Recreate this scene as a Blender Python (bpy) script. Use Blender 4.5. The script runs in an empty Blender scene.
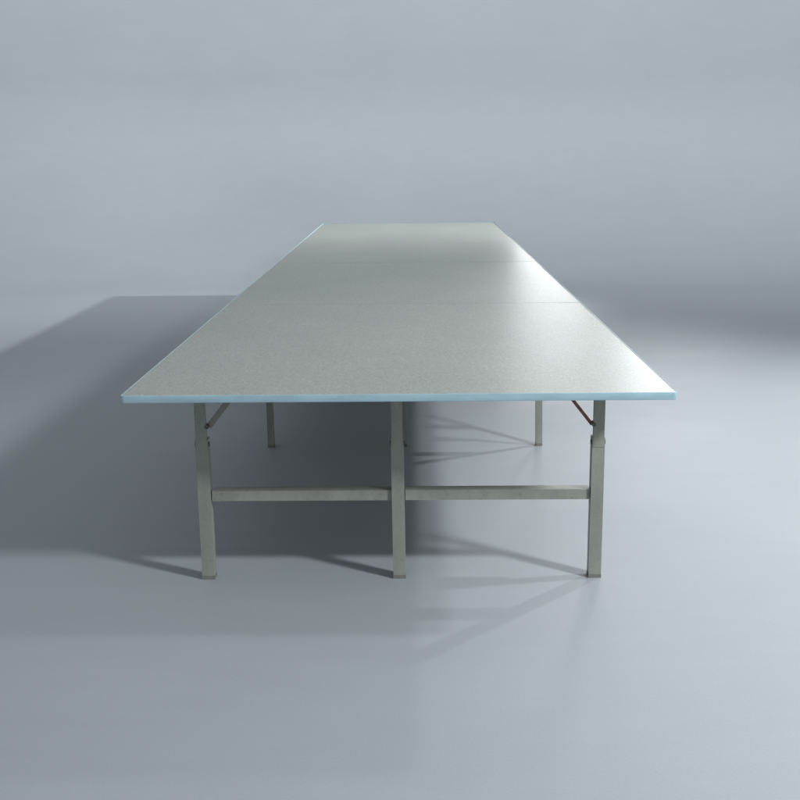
import bpy, bmesh, math, random
from mathutils import Vector, Matrix
random.seed(7)
S = bpy.context.scene
C = S.collection
R = math.radians

# ------------------------------------------------------------------ helpers
def link(name, bm, mat, parent=None, bevel=0.0, seg=2, smooth=True):
    if bevel:
        bmesh.ops.bevel(bm, geom=[e for e in bm.edges if e.calc_face_angle(0) > 0.6],
                        offset=bevel, segments=seg, profile=0.5, affect='EDGES', clamp_overlap=True)
    bmesh.ops.recalc_face_normals(bm, faces=bm.faces)
    me = bpy.data.meshes.new(name)
    bm.to_mesh(me); bm.free()
    o = bpy.data.objects.new(name, me)
    C.objects.link(o)
    me.materials.append(mat)
    if smooth:
        for p in me.polygons: p.use_smooth = True
        me.set_sharp_from_angle(angle=R(35))
    if parent: o.parent = parent
    return o

def add_box(bm, x0, x1, y0, y1, z0, z1):
    v = [bm.verts.new(p) for p in ((x0,y0,z0),(x1,y0,z0),(x1,y1,z0),(x0,y1,z0),(x0,y0,z1),(x1,y0,z1),(x1,y1,z1),(x0,y1,z1))]
    for f in ((0,3,2,1),(4,5,6,7),(0,1,5,4),(1,2,6,5),(2,3,7,6),(3,0,4,7)):
        bm.faces.new([v[i] for i in f])

def add_prism(bm, pts, z0, z1):
    lo = [bm.verts.new((x, y, z0)) for x, y in pts]
    hi = [bm.verts.new((x, y, z1)) for x, y in pts]
    n = len(pts)
    bm.faces.new(lo[::-1]); bm.faces.new(hi)
    for i in range(n):
        bm.faces.new((lo[i], lo[(i+1) % n], hi[(i+1) % n], hi[i]))

def add_bar(bm, a, b, w, t, up=(0,1,0)):
    """flat bar from a to b, w wide across 'up', t thick"""
    a, b = Vector(a), Vector(b)
    d = (b-a).normalized(); u = Vector(up); u = (u - d*u.dot(d)).normalized(); s = d.cross(u)
    vs = []
    for p in (a, b):
        for i, j in ((-1,-1),(1,-1),(1,1),(-1,1)):
            vs.append(bm.verts.new(p + u*(i*w/2) + s*(j*t/2)))
    for f in ((3,2,1,0),(4,5,6,7),(0,1,5,4),(1,2,6,5),(2,3,7,6),(3,0,4,7)):
        bm.faces.new([vs[i] for i in f])

def add_cyl(bm, a, b, r, n=14):
    a, b = Vector(a), Vector(b)
    d = (b-a).normalized(); u = d.orthogonal().normalized(); s = d.cross(u)
    r0 = [bm.verts.new(a + (u*math.cos(k*math.tau/n) + s*math.sin(k*math.tau/n))*r) for k in range(n)]
    r1 = [bm.verts.new(b + (u*math.cos(k*math.tau/n) + s*math.sin(k*math.tau/n))*r) for k in range(n)]
    bm.faces.new(r0[::-1]); bm.faces.new(r1)
    for k in range(n): bm.faces.new((r0[k], r0[(k+1) % n], r1[(k+1) % n], r1[k]))

# ------------------------------------------------------------------ materials
def mat(name, col, rough=0.5, spec=0.5, metal=0.0):
    m = bpy.data.materials.new(name); m.use_nodes = True
    n = m.node_tree.nodes; b = n['Principled BSDF']
    b.inputs['Base Color'].default_value = (*col, 1)
    b.inputs['Roughness'].default_value = rough
    b.inputs['Specular IOR Level'].default_value = spec
    b.inputs['Metallic'].default_value = metal
    return m, m.node_tree, b

def noise(nt, scale, detail=4, rough=0.55, vec_scale=None, coord='Object'):
    tc = nt.nodes.new('ShaderNodeTexCoord'); mp = nt.nodes.new('ShaderNodeMapping')
    nz = nt.nodes.new('ShaderNodeTexNoise')
    nz.inputs['Scale'].default_value = scale; nz.inputs['Detail'].default_value = detail
    nz.inputs['Roughness'].default_value = rough
    if vec_scale: mp.inputs['Scale'].default_value = vec_scale
    nt.links.new(tc.outputs[coord], mp.inputs['Vector']); nt.links.new(mp.outputs['Vector'], nz.inputs['Vector'])
    return nz.outputs['Fac']

def remap(nt, fac, a, b, lo=0.3, hi=0.7):
    m = nt.nodes.new('ShaderNodeMapRange')
    m.inputs['From Min'].default_value = lo; m.inputs['From Max'].default_value = hi
    m.inputs['To Min'].default_value = a; m.inputs['To Max'].default_value = b
    nt.links.new(fac, m.inputs['Value']); return m.outputs['Result']

def mul(nt, *vals):
    out = vals[0]
    for v in vals[1:]:
        m = nt.nodes.new('ShaderNodeMath'); m.operation = 'MULTIPLY'
        nt.links.new(out, m.inputs[0]); nt.links.new(v, m.inputs[1]); out = m.outputs[0]
    return out

def tint(nt, bsdf, col, fac):
    """base colour = col * fac"""
    v = nt.nodes.new('ShaderNodeVectorMath'); v.operation = 'SCALE'
    v.inputs[0].default_value = col
    nt.links.new(fac, v.inputs['Scale']); nt.links.new(v.outputs[0], bsdf.inputs['Base Color'])

def bump(nt, bsdf, fac, strength, dist=0.001):
    b = nt.nodes.new('ShaderNodeBump'); b.inputs['Strength'].default_value = strength; b.inputs['Distance'].default_value = dist
    nt.links.new(fac, b.inputs['Height']); nt.links.new(b.outputs[0], bsdf.inputs['Normal'])

# tabletop: speckled grey-green satin laminate
m_top, nt, b = mat('speckled_laminate', (.3,.31,.28), .36, .5)
sp1 = noise(nt, 135, 3, .7); sp2 = noise(nt, 2.2, 3, .5); sp3 = noise(nt, 480, 2, .6)
tint(nt, b, (.312,.334,.303), mul(nt, remap(nt, sp1, .64, 1.36), remap(nt, sp2, .95, 1.05), remap(nt, sp3, .88, 1.12)))
nt.links.new(remap(nt, sp2, .41, .43), b.inputs['Roughness'])
bump(nt, b, sp1, .25, .0006)

# edge banding: pale blue PVC
m_edge, nt, b = mat('pale_blue_pvc', (.345,.505,.575), .32, .5)
e1 = noise(nt, 9, 4, .6, (1,1,4)); tint(nt, b, (.345,.505,.575), remap(nt, e1, .90, 1.10))
nt.links.new(remap(nt, e1, .38, .52), b.inputs['Roughness'])

# legs and crossbars: grey-green paint on steel
def steel(name, col, rough=.42):
    m, nt, b = mat(name, col, rough, .5)
    g = noise(nt, 14, 5, .6, (1,1,.35)); h = noise(nt, 160, 3, .6); k = noise(nt, 45, 4, .7)
    tint(nt, b, col, mul(nt, remap(nt, g, .86, 1.14), remap(nt, h, .95, 1.05), remap(nt, k, 1.05, .80, .56, .72)))
    nt.links.new(remap(nt, g, rough-.07, rough+.10), b.inputs['Roughness'])
    bump(nt, b, h, .15, .0005)
    return m
m_leg = steel('grey_green_paint', (.262,.278,.240))
m_bracket = steel('bracket_paint', (.265,.285,.240), .40)
m_foot = steel('foot_plastic', (.17,.175,.16), .6)
m_rail = steel('rail_steel', (.22,.23,.21), .5)
m_brace = steel('brace_steel', (.25,.25,.22), .4)
m_rust, nt, b = mat('rusty_brace_steel', (.20,.10,.07), .6, .4)
r1 = noise(nt, 60, 5, .7); tint(nt, b, (.22,.115,.08), remap(nt, r1, .6, 1.4))
m_bolt, nt, b = mat('dark_bolt_steel', (.06,.06,.06), .4, .5, .6)
b2 = noise(nt, 90, 3); tint(nt, b, (.11,.11,.10), remap(nt, b2, .7, 1.3))

# floor and backdrop: one painted blue-grey sheet
m_floor, nt, b = mat('blue_grey_floor_paint', (.36,.385,.43), .55, .35)
f1 = noise(nt, .9, 5, .6, (.7, 1.3, 1.3)); f2 = noise(nt, 7, 5, .6, (.4, 1.3, 1.3)); f3 = noise(nt, 120, 3, .6)
tint(nt, b, (.362,.388,.417), mul(nt, remap(nt, f1, .975, 1.025), remap(nt, f2, .985, 1.015), remap(nt, f3, .965, 1.035)))
nt.links.new(remap(nt, f1, .50, .62), b.inputs['Roughness'])
bump(nt, b, f3, .08, .0008)

# ------------------------------------------------------------------ setting: seamless floor sweeping up into the backdrop
def make_floor():
    bm = bmesh.new()
    Y0, YB, RAD, TOP = -6.0, 13.7, 2.5, 11.0
    prof = [(Y0, 0), (2, 0), (8, 0), (12, 0), (YB, 0)]
    for k in range(1, 25):
        a = k/24*math.pi/2
        prof.append((YB + RAD*math.sin(a), RAD*(1-math.cos(a))))
    prof.append((YB+RAD, TOP))
    xs = [-16, -8, -4, 0, 4, 8, 16]
    rows = [[bm.verts.new((x, y, z)) for x in xs] for y, z in prof]
    for i in range(len(rows)-1):
        for j in range(len(xs)-1):
            bm.faces.new((rows[i][j], rows[i][j+1], rows[i+1][j+1], rows[i+1][j]))
    o = link('floor', bm, m_floor)
    o['kind'] = 'structure'
    return o
make_floor()

# ------------------------------------------------------------------ the cutting table
XC, Y0, Y1 = -0.057, 3.956, 13.255
HW = 0.9365                      # half width
H, T = 0.76, 0.024               # top height, board thickness
table = bpy.data.objects.new('cutting_table', None); C.objects.link(table)
table.location = (XC, Y0, 0)
table['label'] = 'long grey speckled cutting table with pale blue edge band and steel legs on the floor'
table['category'] = 'table'
LEN = Y1 - Y0

# edge banding: a ring with rounded corners
EB = 0.004
def rounded(hw, y0, y1, r, n=6):
    pts = []
    for cx, cy, a0 in ((hw-r, y0+r, -90), (hw-r, y1-r, 0), (-hw+r, y1-r, 90), (-hw+r, y0+r, 180)):
        for k in range(n+1):
            a = R(a0 + 90*k/n); pts.append((cx + r*math.cos(a), cy + r*math.sin(a)))
    return pts
bm = bmesh.new()
outer = rounded(HW, 0, LEN, .016); inner = rounded(HW-EB, EB, LEN-EB, .012)
n = len(outer); bv = .003
def ring(pts, z): return [bm.verts.new((x, y, z + (.004 if y > LEN/2 and z > H-.01 else 0))) for x, y in pts]   # the far strip stands a little proud
def shrink(a, b, t): return [(p[0]+(q[0]-p[0])*t, p[1]+(q[1]-p[1])*t) for p, q in zip(a, b)]
zt, zb = H+.0012, H-T-.001
loops = [ring(inner, zb), ring(shrink(outer, inner, .7), zb), ring(shrink(outer, inner, .2), zb+.001), ring(outer, zb+bv), ring(outer, zt-bv),
         ring(shrink(outer, inner, .2), zt-.001), ring(shrink(outer, inner, .7), zt), ring(inner, zt)]
loops.append(loops[0])
for a, c in zip(loops, loops[1:]):
    for k in range(n): bm.faces.new((a[k], a[(k+1) % n], c[(k+1) % n], c[k]))
link('edge_banding', bm, m_edge, table)

# four boards with fine seams; the first seam gapes a little at its right end
seams = [2.394, 4.72, 7.02]
PX, E2 = HW-EB-.0004, EB+.0004
ys = [E2] + seams + [LEN-E2]
rr = .0118
for k in range(4):
    y0, y1 = ys[k], ys[k+1]
    g = .0008
    pts = []
    if k == 0:
        for a in range(180, 271, 15): pts.append((-PX+rr+rr*math.cos(R(a)), y0+rr+rr*math.sin(R(a))))
        for a in range(270, 361, 15): pts.append((PX-rr+rr*math.cos(R(a)), y0+rr+rr*math.sin(R(a))))
    else:
        pts += [(-PX, y0+g), (PX*.86, y0+g), (PX, y0+g*(4 if k == 1 else 1))]
    if k == 3:
        for a in range(0, 91, 15): pts.append((PX-rr+rr*math.cos(R(a)), y1-rr+rr*math.sin(R(a))))
        for a in range(90, 181, 15): pts.append((-PX+rr+rr*math.cos(R(a)), y1-rr+rr*math.sin(R(a))))
    else:
        pts += [(PX, y1-g*(9 if k == 0 else 1)), (PX*.84, y1-g*(1.4 if k == 0 else 1)), (-PX, y1-g)]
    dz = (0, .0004, .0011, .0005)[k]     # the boards do not sit perfectly level with each other
    bm = bmesh.new(); add_prism(bm, pts, H-T+dz, H+dz)
    link('top_board', bm, m_top, table, .0012, 1)

# rails under the boards
LX = [-.716, -.004, .720]
for x in LX:
    bm = bmesh.new(); add_box(bm, x-.018, x+.018, .18, LEN-.18, H-T-.031, H-T-.002)
    link('support_rail', bm, m_rail, table, .003)

# leg rows
ROWS = [.320, 2.335, 4.66, 6.96, LEN-.34]
LW = .046
def leg_mesh():
    bm = bmesh.new(); add_box(bm, -LW/2, LW/2, -LW/2, LW/2, .012, .535)
    return bm
def bracket_mesh():
    bm = bmesh.new()                         # shallow channel that the tube hinges in
    w = LW/2 - .003
    add_prism(bm, [(-w, -LW/2-.002), (w, -LW/2-.002), (w, -.006), (w-.004, -.006), (w-.004, -LW/2+.004), (-w+.004, -LW/2+.004), (-w+.004, -.006), (-w, -.006)], .500, H-T-.033)
    return bm
leg0 = foot0 = br0 = bolt0 = None
def copy_child(o, parent):
    c = o.copy(); C.objects.link(c); c.parent = parent; return c
first = True
bar_z0, bar_z1 = .300, .338
for ri, yr in enumerate(ROWS):
    bm = bmesh.new(); add_box(bm, LX[0]-.05, LX[2]+.05, yr-.02, yr+.02, H-T-.058, H-T-.032)
    link('cross_rail', bm, m_rail, table, .003)
    for li, x in enumerate(LX):
        if leg0 is None:
            leg = link('leg', leg_mesh(), m_leg, table, .004, 3)
            leg0 = leg
            br0 = link('hinge_bracket', bracket_mesh(), m_bracket, leg, .0015, 1)
            bm = bmesh.new(); add_box(bm, -LW/2-.0008, LW/2+.0008, -LW/2-.0008, LW/2+.0008, 0, .014)
            foot0 = link('foot_cap', bm, m_foot, leg, .004, 3)
            bm = bmesh.new(); add_cyl(bm, (-LW/2-.0035, -.004, .515), (LW/2+.0035, -.004, .515), .009)
            bolt0 = link('hinge_bolt', bm, m_bolt, leg, .0015, 1)
            kids = [br0, foot0, bolt0]
        else:
            leg = copy_child(leg0, table)
            for kk in kids: copy_child(kk, leg)
        leg.location = (x, yr, 0)
        if ri: leg.scale = (.74, .74, 1)
        if ri == 0: leg.rotation_euler = (0, R((-.55, -.5, .25)[li]), 0)
    for a, c in ((0, 1), (1, 2)):
        bm = bmesh.new(); add_box(bm, LX[a]+LW/2*(.74 if ri else 1)+.001, LX[c]-LW/2*(.74 if ri else 1)-.001, yr-.012, yr+.042, bar_z0, bar_z1)
        link('crossbar', bm, m_leg, table, .005, 3)
    for sgn, x, rust in ((1, LX[0], False), (-1, LX[2], True)):
        bm = bmesh.new()
        p0 = (x + sgn*(LW/2-.002), yr-.004, .580); p1 = (x + sgn*(LW/2+.105), yr+.012, H-T-.020)
        add_bar(bm, p0, p1, .008, .012 if rust else .022, (0, 1, 0))
        o = link('brace', bm, m_rust if rust else m_brace, table, .0015, 1)
        if rust: o['label'] = 'rusty brown diagonal brace'
        bm = bmesh.new(); q = Vector(p0)
        add_cyl(bm, q + Vector((-sgn*.004, -.022, .004)), q + Vector((-sgn*.004, .012, .004)), .008)
        link('brace_bolt', bm, m_bolt, o, .001, 1)

# ------------------------------------------------------------------ light
w = bpy.data.worlds.new('World'); S.world = w; w.use_nodes = True
bg = w.node_tree.nodes['Background']
bg.inputs['Color'].default_value = (.88, .945, 1.0, 1); bg.inputs['Strength'].default_value = 0.385

def lamp(name, loc, target, size, power, col=(1,1,1), spread=180, size_y=None):
    l = bpy.data.lights.new(name, 'AREA'); l.energy = power; l.color = col
    if size_y: l.shape = 'RECTANGLE'; l.size = size; l.size_y = size_y
    else: l.shape = 'DISK'; l.size = size
    l.spread = R(spread)
    o = bpy.data.objects.new(name, l); C.objects.link(o); o.location = loc
    o.rotation_euler = (Vector(target) - Vector(loc)).to_track_quat('-Z', 'Y').to_euler()
    return o
COOL = (.97, .985, 1.0)
lamp('front_lamp', (4.66, 1.00, 4.36), (-.2, 4.4, 0), .8, 360, COOL)
lamp('side_lamp', (4.4, 5.0, 4.1), (1.7, 5.0, 0), .30, 30, COOL, 96)
lamp('rear_side_lamp', (4.4, 8.4, 3.7), (2.5, 6.2, 0), .20, 50, COOL, 106)
lamp('floor_spot_lamp', (4.2, 8.0, 2.4), (3.8, 7.4, 0), .40, 5, COOL, 80)
lamp('back_lamp', (6.5, 13.6, 3.23), (-3.5, 11.2, 2.4), .16, 200, COOL, 58)
lamp('corner_sheen_fill', (2.9, 13.6, 2.6), (.9, 4.2, .76), .8, 9.5, COOL, 70, .8)  # added unseen light for the sheen on the tabletop's near right corner
lamp('strip_sheen_fill', (1.72, 14.9, 1.45), (.75, 7.5, .95), .85, 2.9, COOL, 48, 1.3)  # added unseen light, reflects as the sheen along the far right edge
lamp('wall_wash_fill', (2.6, 5.5, 9.6), (2.6, 16.1, 3.3), 24.0, 520, COOL, 74, 2.0)  # added overhead wash that only brightens the backdrop, no real fixture

# ------------------------------------------------------------------ camera
cam = bpy.data.cameras.new('camera'); co = bpy.data.objects.new('camera', cam); C.objects.link(co)
PITCH, YAW, ROLL, CH, F = .2065, -.0126, .0091, 1.5698, 1205.5
cam.sensor_width = 36; cam.lens = F/800*36; cam.clip_end = 200; cam.clip_start = .05
co.location = (0, 0, CH)
fwd = Vector((math.sin(YAW)*math.cos(PITCH), math.cos(YAW)*math.cos(PITCH), -math.sin(PITCH)))
q = fwd.to_track_quat('-Z', 'Y').to_matrix()
co.rotation_euler = (q @ Matrix.Rotation(-ROLL, 3, 'Z')).to_euler()
S.camera = co
vs = S.view_settings
vs.view_transform = 'Standard'; vs.look = 'None'; vs.gamma = 1; vs.exposure = 0; vs.use_curve_mapping = False
